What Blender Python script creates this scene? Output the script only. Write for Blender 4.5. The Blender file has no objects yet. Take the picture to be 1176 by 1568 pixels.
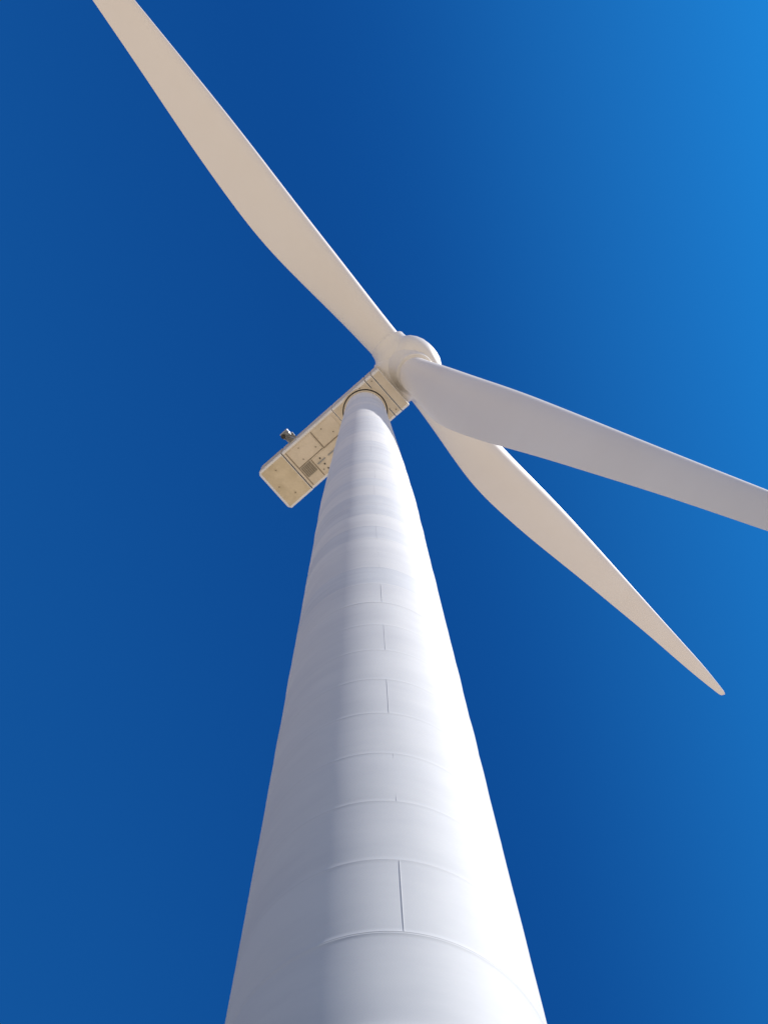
import bpy, bmesh, math, random
import numpy as np
from mathutils import Vector, Matrix
random.seed(4)
scene=bpy.context.scene
scene.view_settings.view_transform='Standard'
scene.view_settings.look='None'
scene.view_settings.exposure=0
EYE=1.6
TH=1.39790; ROLL=0.09343; AZ=-0.06235; H=116.22394+EYE; AL=2.19901; TA=0.07809
KA=0.05773; PITCH=-0.07759; BEND=0.01493; BE=0.88408; L=math.exp(4.33432); OH=4.78268
HW=1.95811; LR=9.89803; LF=3.03185; DZ=3.58560
D=12.0
RS=[0,.05,.12,.22,.35,.5,.7,.9,1.0]
LEO=[0.0165,0.0150,0.0170,0.0177,0.0200,0.0182,0.0137,0.0087,0.0020]
TEO=[0.0183,0.0210,0.0290,0.0410,0.0367,0.0269,0.0170,0.0110,0.0057]
T=Vector((D*math.sin(AZ),D*math.cos(AZ),0))
n=Vector((math.sin(AL)*math.cos(TA),math.cos(AL)*math.cos(TA),math.sin(TA)))
nh=Vector((math.sin(AL),math.cos(AL),0))
hv=Vector((-math.cos(AL),math.sin(AL),0))
vv=Vector((-math.sin(AL)*math.sin(TA),-math.cos(AL)*math.sin(TA),math.cos(TA)))
C=T+Vector((0,0,H+DZ))+n*OH

def mat(name):
    m=bpy.data.materials.new(name);m.use_nodes=True
    nt=m.node_tree;b=nt.nodes['Principled BSDF'];return m,nt,b
def nd(nt,t,**k):
    x=nt.nodes.new(t)
    for a,v in k.items():setattr(x,a,v)
    return x
def paint(name,c1,c2,rough=.38,scale=(.6,.6,.15),bump=.0,detail=6,spec=.5,dr=0.0,rvar=0.0):
    m,nt,b=mat(name);l=nt.links
    tc=nd(nt,'ShaderNodeTexCoord');mp=nd(nt,'ShaderNodeMapping');mp.inputs['Scale'].default_value=scale
    l.new(tc.outputs['Object'],mp.inputs['Vector'])
    no=nd(nt,'ShaderNodeTexNoise');no.inputs['Scale'].default_value=1.0;no.inputs['Detail'].default_value=detail;no.inputs['Roughness'].default_value=.6
    l.new(mp.outputs[0],no.inputs['Vector'])
    cr=nd(nt,'ShaderNodeValToRGB');cr.color_ramp.elements[0].position=.32;cr.color_ramp.elements[1].position=.62
    cr.color_ramp.elements[0].color=(*c2,1);cr.color_ramp.elements[1].color=(*c1,1)
    l.new(no.outputs['Fac'],cr.inputs[0]);l.new(cr.outputs[0],b.inputs['Base Color'])
    b.inputs['Roughness'].default_value=rough;b.inputs['Specular IOR Level'].default_value=spec
    b.inputs['Diffuse Roughness'].default_value=dr
    if rvar:
        mr=nd(nt,'ShaderNodeMapRange');mr.inputs['From Min'].default_value=.3;mr.inputs['From Max'].default_value=.7
        mr.inputs['To Min'].default_value=rough-rvar;mr.inputs['To Max'].default_value=rough+rvar
        l.new(no.outputs['Fac'],mr.inputs['Value']);l.new(mr.outputs[0],b.inputs['Roughness'])
    if bump:
        bp=nd(nt,'ShaderNodeBump');bp.inputs['Strength'].default_value=bump;bp.inputs['Distance'].default_value=.02
        l.new(no.outputs['Fac'],bp.inputs['Height']);l.new(bp.outputs[0],b.inputs['Normal'])
    return m
M_tower=paint('tower_paint',(.82,.825,.83),(.75,.758,.775),.7,(.3,.3,.7),spec=.12)
M_tower2=paint('tower_paint_greyer',(.76,.78,.805),(.68,.70,.735),.65,(.35,.35,1.1),spec=.12)  # slightly greyer, bluer tone for randomly picked upper cans
M_weld=paint('weld_seam_paint',(.78,.78,.785),(.73,.735,.75),.7,(2,2,2),spec=.12)
M_blade=paint('blade_gelcoat',(.84,.82,.79),(.82,.795,.76),.5,(.12,.12,.12),detail=3,spec=.4)
M_hub=paint('spinner_paint',(.83,.815,.78),(.79,.77,.74),.4,(.6,.6,.6))
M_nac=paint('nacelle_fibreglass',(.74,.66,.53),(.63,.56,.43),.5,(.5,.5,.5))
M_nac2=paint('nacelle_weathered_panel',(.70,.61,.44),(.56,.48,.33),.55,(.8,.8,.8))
M_rim=paint('nacelle_edge_highlight',(.80,.81,.81),(.76,.77,.77),.35,(.8,.8,.8))  # pale colour paints in the light caught by the nacelle's lower chamfers
M_dark,_,b=mat('gap_shadow_rubber');b.inputs['Base Color'].default_value=(.06,.055,.05,1);b.inputs['Roughness'].default_value=.8
M_joint,_,b=mat('panel_joint_sealant');b.inputs['Base Color'].default_value=(.22,.18,.13,1);b.inputs['Roughness'].default_value=.8
M_grey=paint('vent_grille_grey',(.40,.36,.28),(.32,.29,.23),.6,(3,3,3))
M_steel,_,b=mat('galvanised_steel');b.inputs['Base Color'].default_value=(.42,.43,.44,1);b.inputs['Metallic'].default_value=.7;b.inputs['Roughness'].default_value=.4
M_con=paint('concrete',(.42,.41,.38),(.32,.31,.29),.9,(1.5,1.5,1.5),.4)
M_door=paint('door_paint',(.45,.48,.50),(.40,.43,.45),.5,(1,1,1))

turbine=bpy.data.objects.new('wind_turbine',None);bpy.context.collection.objects.link(turbine)
turbine.location=T
def mkobj(name,bm,mats,smooth=True,parent=turbine,recalc=True,sharp=None):
    if recalc:bmesh.ops.recalc_face_normals(bm,faces=bm.faces[:])
    me=bpy.data.meshes.new(name);bm.to_mesh(me);bm.free()
    for m in mats:me.materials.append(m)
    for p in me.polygons:p.use_smooth=smooth
    if sharp:me.set_sharp_from_angle(angle=math.radians(sharp))
    o=bpy.data.objects.new(name,me);bpy.context.collection.objects.link(o)
    if parent is not None:
        o.parent=parent
        me.transform(Matrix.Translation(-parent.location))
    return o
def loft(bm,rings,cap0=True,cap1=True,mi=lambda i:0):
    vs=[[bm.verts.new(p) for p in r] for r in rings]
    for i in range(len(vs)-1):
        a,b_=vs[i],vs[i+1];k=len(a)
        for j in range(k):
            f=bm.faces.new((a[j],a[(j+1)%k],b_[(j+1)%k],b_[j]));f.material_index=mi(i)
    if cap0:bm.faces.new(vs[0]).material_index=mi(0)
    if cap1:bm.faces.new(vs[-1]).material_index=mi(0)
    return vs
def box(bm,o,ex,ey,ez,a,b_,mi=0,bev=0.0):
    vs=[]
    for z in(a[2],b_[2]):
        for (x,y) in((a[0],a[1]),(b_[0],a[1]),(b_[0],b_[1]),(a[0],b_[1])):
            vs.append(bm.verts.new(o+ex*x+ey*y+ez*z))
    fs=[bm.faces.new([vs[i] for i in q]) for q in((0,1,2,3),(4,5,6,7),(0,1,5,4),(1,2,6,5),(2,3,7,6),(3,0,4,7))]
    for f in fs:f.material_index=mi
    if bev:
        es=set(e for f in fs for e in f.edges)
        r=bmesh.ops.bevel(bm,geom=list(es),offset=bev,segments=2,affect='EDGES',profile=.5)
        for f in r['faces']:f.material_index=mi
def cyl(bm,p0,p1,r0,r1=None,k=24,mi=0,caps=True):
    r1=r0 if r1 is None else r1
    d=(p1-p0).normalized();a=d.orthogonal().normalized();c=d.cross(a)
    R=[[p+(a*math.cos(t)+c*math.sin(t))*r for t in [2*math.pi*i/k for i in range(k)]] for p,r in((p0,r0),(p1,r1))]
    loft(bm,R,caps,caps,lambda i:mi)

# ------------------------------------------------------------ tower
zk=[0,EYE]+[EYE+(H-EYE)*q for q in(.3,.6,.8,1)]
rk=[2.60,2.595,2.44,2.33,2.0,1.60]
def trad(z):return float(np.interp(z,zk,rk))
flanges=[EYE+19.4,EYE+40.1,EYE+67.0,EYE+92.0]
seams=[]
marks=[0.35]+flanges+[H-.25]
for a,b_ in zip(marks[:-1],marks[1:]):
    k=max(2,round((b_-a)/2.45))
    for i in range(1,k):seams.append(a+(b_-a)*i/k)
NS=200
bm=bmesh.new();rings=[];mi=[]
stops=sorted([(s,0) for s in seams]+[(s,1) for s in flanges])
def ring(z,r,amp=0,ph=0):
    out=[]
    for j in range(NS):
        t=2*math.pi*j/NS
        rr=r+amp*(math.cos(2*t+ph)+.6*math.cos(5*t+2.3*ph)+.35*math.cos(9*t+3.1*ph)+.15*math.cos(17*t+1.7*ph))
        out.append(T+Vector((rr*math.cos(t),rr*math.sin(t),z)))
    return out
rings.append(ring(0.06,trad(0)+.12));mi.append(0)
rings.append(ring(0.20,trad(0)+.12));mi.append(0)
rings.append(ring(0.201,trad(0)));mi.append(0)
prev=.201
for s,k in stops:
    amp=.007;ph=random.uniform(0,6.28)
    mm=2 if (s>EYE+40.5 and random.random()<.5) else 0
    lo=prev+.05;hi=s-.05
    for q in(.04,.15,.3,.5,.7,.85,.96):
        zz=lo+(hi-lo)*q;rings.append(ring(zz,trad(zz)+.005*math.sin(math.pi*q),amp*math.sin(math.pi*q)**.7,ph));mi.append(mm)
    if k==0:
        rings.append(ring(s-.012,trad(s)));mi.append(1)
        rings.append(ring(s,trad(s)+.0015));mi.append(1)
        rings.append(ring(s+.012,trad(s)));mi.append(0)
    else:
        rings.append(ring(s-.05,trad(s)));mi.append(0)
        rings.append(ring(s-.03,trad(s)+.004));mi.append(0)
        rings.append(ring(s-.005,trad(s)+.004));mi.append(1)
        rings.append(ring(s,trad(s)+.001));mi.append(1)
        rings.append(ring(s+.005,trad(s)+.004));mi.append(0)
        rings.append(ring(s+.03,trad(s)+.004));mi.append(0)
        rings.append(ring(s+.05,trad(s)));mi.append(0)
    prev=s
rings.append(ring(H-.5,trad(H-.5)));mi.append(0)
rings.append(ring(H-.12,trad(H)));mi.append(0)
loft(bm,rings,True,True,lambda i:mi[i])
tower=mkobj('tower',bm,[M_tower,M_weld,M_tower2])
bm=bmesh.new()
allst=[.35]+sorted(seams+flanges)+[H-.3]
base=math.atan2(-T.y,-T.x)
for i,(a,b_) in enumerate(zip(allst[:-1],allst[1:])):
    ang=base+(.13 if i%2==0 else 2.3)+random.uniform(-.02,.02)
    w=.006;pts=[]
    for zz in(a+.03,b_-.03):
        r=trad(zz)+.004
        for da,dr in((-w,-.02),(-w*.5,.002),(w*.5,.002),(w,-.02)):
            t=ang+da/r;pts.append(bm.verts.new(T+Vector(((r+dr)*math.cos(t),(r+dr)*math.sin(t),zz))))
    for j in range(3):bm.faces.new((pts[j],pts[j+1],pts[j+5],pts[j+4]))
mkobj('vertical_welds',bm,[M_weld],True)
bm=bmesh.new()
da=base+1.3;dx=Vector((math.cos(da),math.sin(da),0));dy=Vector((-dx.y,dx.x,0));ez=Vector((0,0,1))
box(bm,T,dx,dy,ez,(2.3,-.62,1.15),(2.70,.62,3.55),0,.05)
box(bm,T,dx,dy,ez,(2.6,-.48,1.3),(2.73,.48,3.4),1,.03)
box(bm,T,dx,dy,ez,(2.55,-.9,1.0),(3.9,.9,1.1),2,.01)
for i in range(5):box(bm,T,dx,dy,ez,(3.9+.28*i,-.6,.82-.18*i),(4.2+.28*i,.6,.86-.18*i),2)
for s in(-1,1):
    for x in(2.75,3.85):cyl(bm,T+dx*x+dy*.85*s+ez*.06,T+dx*x+dy*.85*s+ez*2.1,.025,k=10,mi=2)
    cyl(bm,T+dx*2.75+dy*.85*s+ez*2.1,T+dx*3.85+dy*.85*s+ez*2.1,.025,k=10,mi=2)
    cyl(bm,T+dx*3.85+dy*.85*s+ez*2.1,T+dx*5.2+dy*.6*s+ez*1.1,.025,k=10,mi=2)
    cyl(bm,T+dx*5.2+dy*.6*s+ez*.03,T+dx*5.2+dy*.6*s+ez*1.1,.025,k=10,mi=2)
mkobj('tower_door_and_steps',bm,[M_tower,M_door,M_steel],False)
bm=bmesh.new()
def cring(r,z,k=64):return [T+Vector((r*math.cos(2*math.pi*i/k),r*math.sin(2*math.pi*i/k),z)) for i in range(k)]
loft(bm,[cring(4.2,-.3),cring(4.2,.03),cring(4.1,.055)],True,True)
mkobj('foundation_pad',bm,[M_con],False)

# ------------------------------------------------------------ nacelle
N0=T+Vector((0,0,H));ex=nh;ey=hv;ez=Vector((0,0,1))
bm=bmesh.new()
NH=4.1
def sect(x,w,z0,z1,c,ct=.45,k=3):
    pts=[]
    def corner(cx,cz,r,a0,kk):
        for i in range(kk+1):
            a=a0+math.pi/2*i/kk
            pts.append(N0+ex*x+ey*(cx+r*math.cos(a))+ez*(cz+r*math.sin(a)))
    corner(w-ct,z1-ct,ct,0,k);corner(-w+ct,z1-ct,ct,math.pi/2,k);corner(-w+c,z0+c,c,math.pi,2);corner(w-c,z0+c,c,1.5*math.pi,2)
    return pts
def shell(x0,x1,w,z0,z1,c=.12,e=.10,mi=0,er=None):
    er=e if er is None else er
    loft(bm,[sect(x0,w-er,z0+er,z1-er,c),sect(x0+er,w,z0,z1,c),
             sect(x1-e,w,z0,z1,c),sect(x1,w-e,z0+e,z1-e,c)],True,True,lambda i:mi)
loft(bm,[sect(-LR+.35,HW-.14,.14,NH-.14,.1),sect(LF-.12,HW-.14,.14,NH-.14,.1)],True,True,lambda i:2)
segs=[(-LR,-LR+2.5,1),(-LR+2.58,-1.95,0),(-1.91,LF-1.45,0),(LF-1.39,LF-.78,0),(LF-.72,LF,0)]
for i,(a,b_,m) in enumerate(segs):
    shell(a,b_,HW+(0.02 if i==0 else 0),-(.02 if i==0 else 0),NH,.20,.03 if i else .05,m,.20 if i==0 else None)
for f in bm.faces:
    f.normal_update()
    if f.material_index in(0,1) and len(f.verts)==4:
        N=f.normal;z=f.calc_center_median().z
        if z<H+.25 and abs(N.z)<.95 : f.material_index=3
k=64
def yr(r,z):return [N0+Vector((r*math.cos(2*math.pi*i/k),r*math.sin(2*math.pi*i/k),z)) for i in range(k)]
loft(bm,[yr(1.94,.05),yr(1.94,-.07),yr(1.83,-.08),yr(1.83,.02)],False,False,lambda i:0)
loft(bm,[yr(1.82,.05),yr(1.82,-.035),yr(1.50,-.035)],False,False,lambda i:2)
loft(bm,[yr(1.72,.0),yr(1.72,-.25),yr(1.66,-.33),yr(1.45,-.33)],False,False,lambda i:0)
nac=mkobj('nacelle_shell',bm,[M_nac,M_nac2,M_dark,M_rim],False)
bm=bmesh.new()
def under(x0,x1,y0,y1,t,mi,bev=.012):box(bm,N0,ex,ey,ez,(x0,y0,-t),(x1,y1,.012),mi,bev)
under(-7.0,-4.55,-1.62,-.12,.05,0)
under(-7.0,-6.0,.02,1.0,.03,4)
for i in range(6):under(-6.94+.16*i,-6.89+.16*i,.08,.94,.045,5,.0)
under(-5.80,-3.1,.10,1.55,.05,0)
under(-4.30,-2.25,-1.62,-.10,.045,0)
for y in(.35,.95,1.40):under(-5.3,-5.2,y,y+.12,.11,2,.0)
for (a,b_,c,d) in((-7.12,-7.05,-1.7,1.7),(-4.47,-4.39,-1.7,.03),(-5.92,-5.85,.02,1.7),(-4.4,-2.2,-.04,.03),(-7.05,-4.5,-.08,-.02),(-2.98,-2.9,.05,1.7)):
    under(a,b_,c,d,.006,5,.0)
for (x,y) in((-8.6,-1.2),(-8.6,1.2),(-6.0,-1.35),(-4.9,-.5),(-3.6,-1.3),(-3.9,.9),(-5.6,1.3),(-2.6,1.5),(2.0,-1.5),(2.0,1.5),(.9,-1.72),(-9.3,0),(-6.3,-.4),(-3.0,-.5)):
    p=N0+ex*x+ey*y;cyl(bm,p+ez*.01,p-ez*.09,.045,k=12,mi=5)
for (x0,x1,y) in((-5.7,-4.9,.62),(-4.6,-3.3,.62),(-4.6,-3.3,1.15)):
    box(bm,N0,ex,ey,ez,(x0,y,-.12),(x1,y+.09,-.045),3,.01)
box(bm,N0,ex,ey,ez,(-5.4,HW-.02,.3),(-4.8,HW+.28,.9),3,.03)
box(bm,N0,ex,ey,ez,(-5.25,HW+.26,.2),(-4.95,HW+.38,.7),2,.02)
box(bm,N0,ex,ey,ez,(-6.7,-HW-.55,3.0),(-5.85,-HW+.02,3.12),3,.02)
box(bm,N0,ex,ey,ez,(-6.75,-HW-1.05,2.6),(-6.0,-HW-.45,3.3),3,.06)
cyl(bm,N0+ex*-6.62-ey*(HW+.75)+ez*2.62,N0+ex*-6.62-ey*(HW+.75)+ez*2.35,.2,.16,k=20,mi=2)
cyl(bm,N0+ex*-6.15-ey*(HW+.75)+ez*2.62,N0+ex*-6.15-ey*(HW+.75)+ez*2.35,.2,.16,k=20,mi=3)
cyl(bm,N0+ex*-5.9-ey*(HW-.05)+ez*2.0,N0+ex*-6.3-ey*(HW+.6)+ez*2.8,.06,mi=3,k=12)
cyl(bm,N0+ex*-6.5-ey*(HW-.05)+ez*2.0,N0+ex*-6.6-ey*(HW+.6)+ez*2.8,.06,mi=3,k=12)
cyl(bm,N0+ex*-8.6+ez*(NH-.05),N0+ex*-8.6+ez*(NH+1.9),.06,k=12,mi=3)
cyl(bm,N0+ex*-8.6-ey*.7+ez*(NH+1.5),N0+ex*-8.6+ey*.7+ez*(NH+1.5),.035,k=12,mi=3)
mkobj('nacelle_fittings',bm,[M_nac,M_nac2,M_dark,M_steel,M_grey,M_joint],False)

# ------------------------------------------------------------ hub / spinner
bm=bmesh.new();k=96
a1=hv;a2=vv
def sr(s,r):return [C+n*s+(a1*math.cos(2*math.pi*i/k)+a2*math.sin(2*math.pi*i/k))*r for i in range(k)]
prof=[(-2.15,1.35),(-2.12,1.86),(-1.95,2.05),(-1.5,2.14),(-.8,2.26),(0,2.40),(.6,2.46),(1.1,2.42),(1.55,2.26),(1.95,1.98),(2.3,1.56),(2.54,1.06),(2.66,.55),(2.70,.15)]
loft(bm,[sr(s,r) for s,r in prof])
bdirs=[]
for be in(BE-2*math.pi/3,BE,BE+2*math.pi/3):
    rad=vv*math.cos(be)+hv*math.sin(be);t=-vv*math.sin(be)+hv*math.cos(be)
    bd=rad*math.cos(KA)+n*math.sin(KA)
    e=(n*math.cos(PITCH)+t*math.sin(PITCH));e=(e-bd*e.dot(bd)).normalized();g=bd.cross(e).normalized()
    bdirs.append((bd,e,g))
    def cr(s,r):return [C+bd*s+(e*math.cos(2*math.pi*i/48)+g*math.sin(2*math.pi*i/48))*r-e*.07 for i in range(48)]
    loft(bm,[cr(1.0,2.10),cr(1.6,1.98),cr(2.0,1.80),cr(2.3,1.66),cr(2.6,1.60),cr(2.8,1.585),cr(2.84,1.55),cr(2.84,1.36)],False,True)
hub=mkobj('hub_spinner',bm,[M_hub],True)
bm=bmesh.new()
p=C-n*2.1
loft(bm,[[p-n*q+(a1*math.cos(2*math.pi*i/k)+a2*math.sin(2*math.pi*i/k))*r for i in range(k)] for q,r in((-.1,1.5),(.0,1.5),(.35,1.5),(.36,1.2))],True,True)
mkobj('main_bearing_neck',bm,[M_dark],True)

# ------------------------------------------------------------ blades
rr=np.linspace(0,1,200)
def sm2(x,y):
    z=np.interp(rr,x,y);q=np.arange(-20,21);kk=np.exp(-(q/8.0)**2/2);kk/=kk.sum()
    zp=np.concatenate([np.full(20,z[0]),z,2*z[-1]-z[-2:-22:-1]]);return np.convolve(zp,kk,'valid')
le=sm2(RS,LEO)*L;te=sm2(RS,TEO)*L
for i,r in enumerate(rr):
    if r>.985:
        q=math.sqrt(max(0.0,1-((r-.985)/.0151)**2));m_=(le[i]-te[i])/2;c_=(le[i]+te[i])/2
        le[i]=m_*q+c_*max(q,.08);te[i]=c_*max(q,.08)-m_*q
thick=sm2([0,.04,.12,.22,.35,.5,.7,1],[1,1,.76,.56,.44,.38,.33,.30])
shape=sm2([0,.03,.08,.16,.24,1],[0,0,.25,.75,1,1]);shape=np.clip(shape,0,1)
twist=np.radians(sm2([0,.1,.25,.5,.75,1],[9,9,7,2.5,0,-1]))
NP=40
def foil(x):return 5*(.2969*math.sqrt(x)-.126*x-.3516*x*x+.2843*x**3-.1015*x**4)
def blade(name,bd,e,g):
    bm=bmesh.new();rings=[];start=2.45
    for i,r in enumerate(rr):
        rad_=r*L if r>0.04 else start+(0.04*L-start)*(r/.04)
        rf=rad_/L
        ctr=C+bd*rad_+n*(BEND*L*rf*rf)
        lo=float(np.interp(rf,rr,le));to=float(np.interp(rf,rr,te));ch=lo+to
        th=float(np.interp(rf,rr,thick))*ch;s=float(np.interp(rf,rr,shape));tw=float(np.interp(rf,rr,twist))
        ee=e*math.cos(tw)+g*math.sin(tw);gg=g*math.cos(tw)-e*math.sin(tw)
        mid=(lo-to)/2;pts=[]
        for j in range(NP):
            a=2*math.pi*(j+.5)/NP
            xc=math.cos(a);cx=mid+ch/2*xc;cy=ch/2*math.sin(a)*min(1,th/ch)
            x=(1-xc)/2
            y=foil(x)*th*(1 if math.sin(a)>=0 else -.9)
            y+=.01*ch*(1-(2*x-1)**2)
            pts.append(ctr+ee*cx+gg*(cy*(1-s)+y*s))
        rings.append(pts)
    loft(bm,rings)
    return mkobj(name,bm,[M_blade],True)
for i,(bd,e,g) in enumerate(bdirs):blade('blade_%d'%(i+1),bd,e,g)

# ------------------------------------------------------------ ground
bm=bmesh.new();rs=[.0,5,12,25,50,100,200,400,800,1600,3200,6000];K=96
prev=None
c0=bm.verts.new((0,0,0))
for r in rs[1:]:
    cur=[bm.verts.new((r*math.cos(2*math.pi*i/K),r*math.sin(2*math.pi*i/K),0)) for i in range(K)]
    for i in range(K):
        if prev is None:bm.faces.new((c0,cur[i],cur[(i+1)%K]))
        else:bm.faces.new((prev[i],cur[i],cur[(i+1)%K],prev[(i+1)%K]))
    prev=cur
m,nt,b=mat('pale_soil_bounce_cut');l=nt.links
tc=nd(nt,'ShaderNodeTexCoord')
n1=nd(nt,'ShaderNodeTexNoise');n1.inputs['Scale'].default_value=.05;n1.inputs['Detail'].default_value=8
n2=nd(nt,'ShaderNodeTexNoise');n2.inputs['Scale'].default_value=3;n2.inputs['Detail'].default_value=8
for q in(n1,n2):l.new(tc.outputs['Object'],q.inputs['Vector'])
mx=nd(nt,'ShaderNodeMath',operation='MULTIPLY_ADD');mx.inputs[1].default_value=.5;l.new(n1.outputs[0],mx.inputs[0])
m2=nd(nt,'ShaderNodeMath',operation='MULTIPLY');m2.inputs[1].default_value=.5;l.new(n2.outputs[0],m2.inputs[0]);l.new(m2.outputs[0],mx.inputs[2])
cr=nd(nt,'ShaderNodeValToRGB');cr.color_ramp.elements[0].position=.35;cr.color_ramp.elements[1].position=.65
cr.color_ramp.elements[0].color=(.64,.48,.33,1);cr.color_ramp.elements[1].color=(.74,.59,.44,1)
l.new(mx.outputs[0],cr.inputs[0])
ln=nd(nt,'ShaderNodeVectorMath',operation='LENGTH');l.new(tc.outputs['Object'],ln.inputs[0])
ad=nd(nt,'ShaderNodeMath',operation='MULTIPLY_ADD');ad.inputs[1].default_value=60;l.new(n1.outputs[0],ad.inputs[0]);l.new(ln.outputs['Value'],ad.inputs[2])
mrr=nd(nt,'ShaderNodeMapRange');mrr.inputs['From Min'].default_value=100;mrr.inputs['From Max'].default_value=125;l.new(ad.outputs[0],mrr.inputs['Value'])
cr2=nd(nt,'ShaderNodeValToRGB');cr2.color_ramp.elements[0].position=.4;cr2.color_ramp.elements[1].position=.6
cr2.color_ramp.elements[0].color=(.09,.10,.07,1);cr2.color_ramp.elements[1].color=(.17,.155,.12,1);l.new(n2.outputs[0],cr2.inputs[0])  # unseen dark ground around the tower, added to cut bounce light on it
mg=nd(nt,'ShaderNodeMix',data_type='RGBA');l.new(mrr.outputs[0],mg.inputs[0]);l.new(cr2.outputs[0],mg.inputs[6]);l.new(cr.outputs[0],mg.inputs[7])
l.new(mg.outputs[2],b.inputs['Base Color']);b.inputs['Roughness'].default_value=.95;b.inputs['Specular IOR Level'].default_value=.1
bp=nd(nt,'ShaderNodeBump');bp.inputs['Strength'].default_value=.5;bp.inputs['Distance'].default_value=.1;l.new(n2.outputs[0],bp.inputs['Height']);l.new(bp.outputs[0],b.inputs['Normal'])
mkobj('ground',bm,[m],False,None)

# ------------------------------------------------------------ light
SEL=math.radians(53);SA=math.radians(-15)
sd=Vector((math.cos(SA)*math.cos(SEL),math.sin(SA)*math.cos(SEL),math.sin(SEL)))
sun=bpy.data.lights.new('sun','SUN');sun.energy=5.0;sun.angle=math.radians(.53);sun.color=(1,.965,.91)
so=bpy.data.objects.new('sun',sun);bpy.context.collection.objects.link(so)
so.rotation_euler=sd.to_track_quat('Z','Y').to_euler();so.location=(40,-20,60)
w=bpy.data.worlds.new('World');scene.world=w;w.use_nodes=True;nt=w.node_tree;l=nt.links
bg=nt.nodes['Background']
sky=nd(nt,'ShaderNodeTexSky',sky_type='NISHITA');sky.sun_disc=False;sky.sun_elevation=SEL
sky.sun_rotation=math.atan2(sd.x,sd.y);sky.altitude=1500;sky.air_density=1.0;sky.dust_density=.2;sky.ozone_density=3
tcw=nd(nt,'ShaderNodeTexCoord')
dp=nd(nt,'ShaderNodeVectorMath',operation='DOT_PRODUCT');dp.inputs[1].default_value=(.99,-.12,0);l.new(tcw.outputs['Generated'],dp.inputs[0])
mr=nd(nt,'ShaderNodeMapRange');mr.inputs['From Min'].default_value=-.5;mr.inputs['From Max'].default_value=.5;l.new(dp.outputs['Value'],mr.inputs['Value'])
cr=nd(nt,'ShaderNodeValToRGB');cr.color_ramp.interpolation='B_SPLINE'
els=cr.color_ramp.elements
S=.25
def c4(c):return (c[0]*S,c[1]*S,c[2]*S,1)
els[0].position=0.0;els[0].color=c4((.09,.72,1.32))
els[1].position=1.0;els[1].color=c4((.14,1.5,2.15))
for p,c in((.20,(.09,.74,1.36)),(.42,(.05,.45,.96)),(.54,(.05,.48,1.0)),(.64,(.09,.76,1.30)),(.74,(.11,1.02,1.60)),(.84,(.11,1.32,1.95))):
    q=els.new(p);q.color=c4(c)
l.new(mr.outputs[0],cr.inputs[0])
sc=nd(nt,'ShaderNodeVectorMath',operation='SCALE');sc.inputs['Scale'].default_value=1/S;l.new(cr.outputs[0],sc.inputs[0])
sx=nd(nt,'ShaderNodeSeparateXYZ');l.new(tcw.outputs['Generated'],sx.inputs[0])
mz=nd(nt,'ShaderNodeMapRange',interpolation_type='SMOOTHSTEP');mz.inputs['From Min'].default_value=.3;mz.inputs['From Max'].default_value=.75;l.new(sx.outputs['Z'],mz.inputs['Value'])
mxs=nd(nt,'ShaderNodeMix',data_type='RGBA');mxs.inputs[6].default_value=(.40,.42,.50,1);l.new(mz.outputs[0],mxs.inputs[0]);l.new(sc.outputs[0],mxs.inputs[7])
mu=nd(nt,'ShaderNodeVectorMath',operation='MULTIPLY');l.new(sky.outputs[0],mu.inputs[0]);l.new(mxs.outputs[2],mu.inputs[1]);l.new(mu.outputs[0],bg.inputs['Color'])
bg.inputs['Strength'].default_value=.12

# ------------------------------------------------------------ camera
cd=bpy.data.cameras.new('camera');cam=bpy.data.objects.new('camera',cd);bpy.context.collection.objects.link(cam)
F=Vector((0,math.cos(TH),math.sin(TH)));R=Vector((1,0,0));U=Vector((0,-math.sin(TH),math.cos(TH)))
Rc=R*math.cos(ROLL)-U*math.sin(ROLL);Uc=R*math.sin(ROLL)+U*math.cos(ROLL)
mw=Matrix((( Rc.x,Uc.x,-F.x,0),(Rc.y,Uc.y,-F.y,0),(Rc.z,Uc.z,-F.z,EYE),(0,0,0,1)))
cam.matrix_world=mw
cd.sensor_fit='VERTICAL';cd.sensor_height=24;cd.lens=24*1178*math.exp(.63125)/1568
cd.clip_start=.1;cd.clip_end=20000
scene.camera=cam
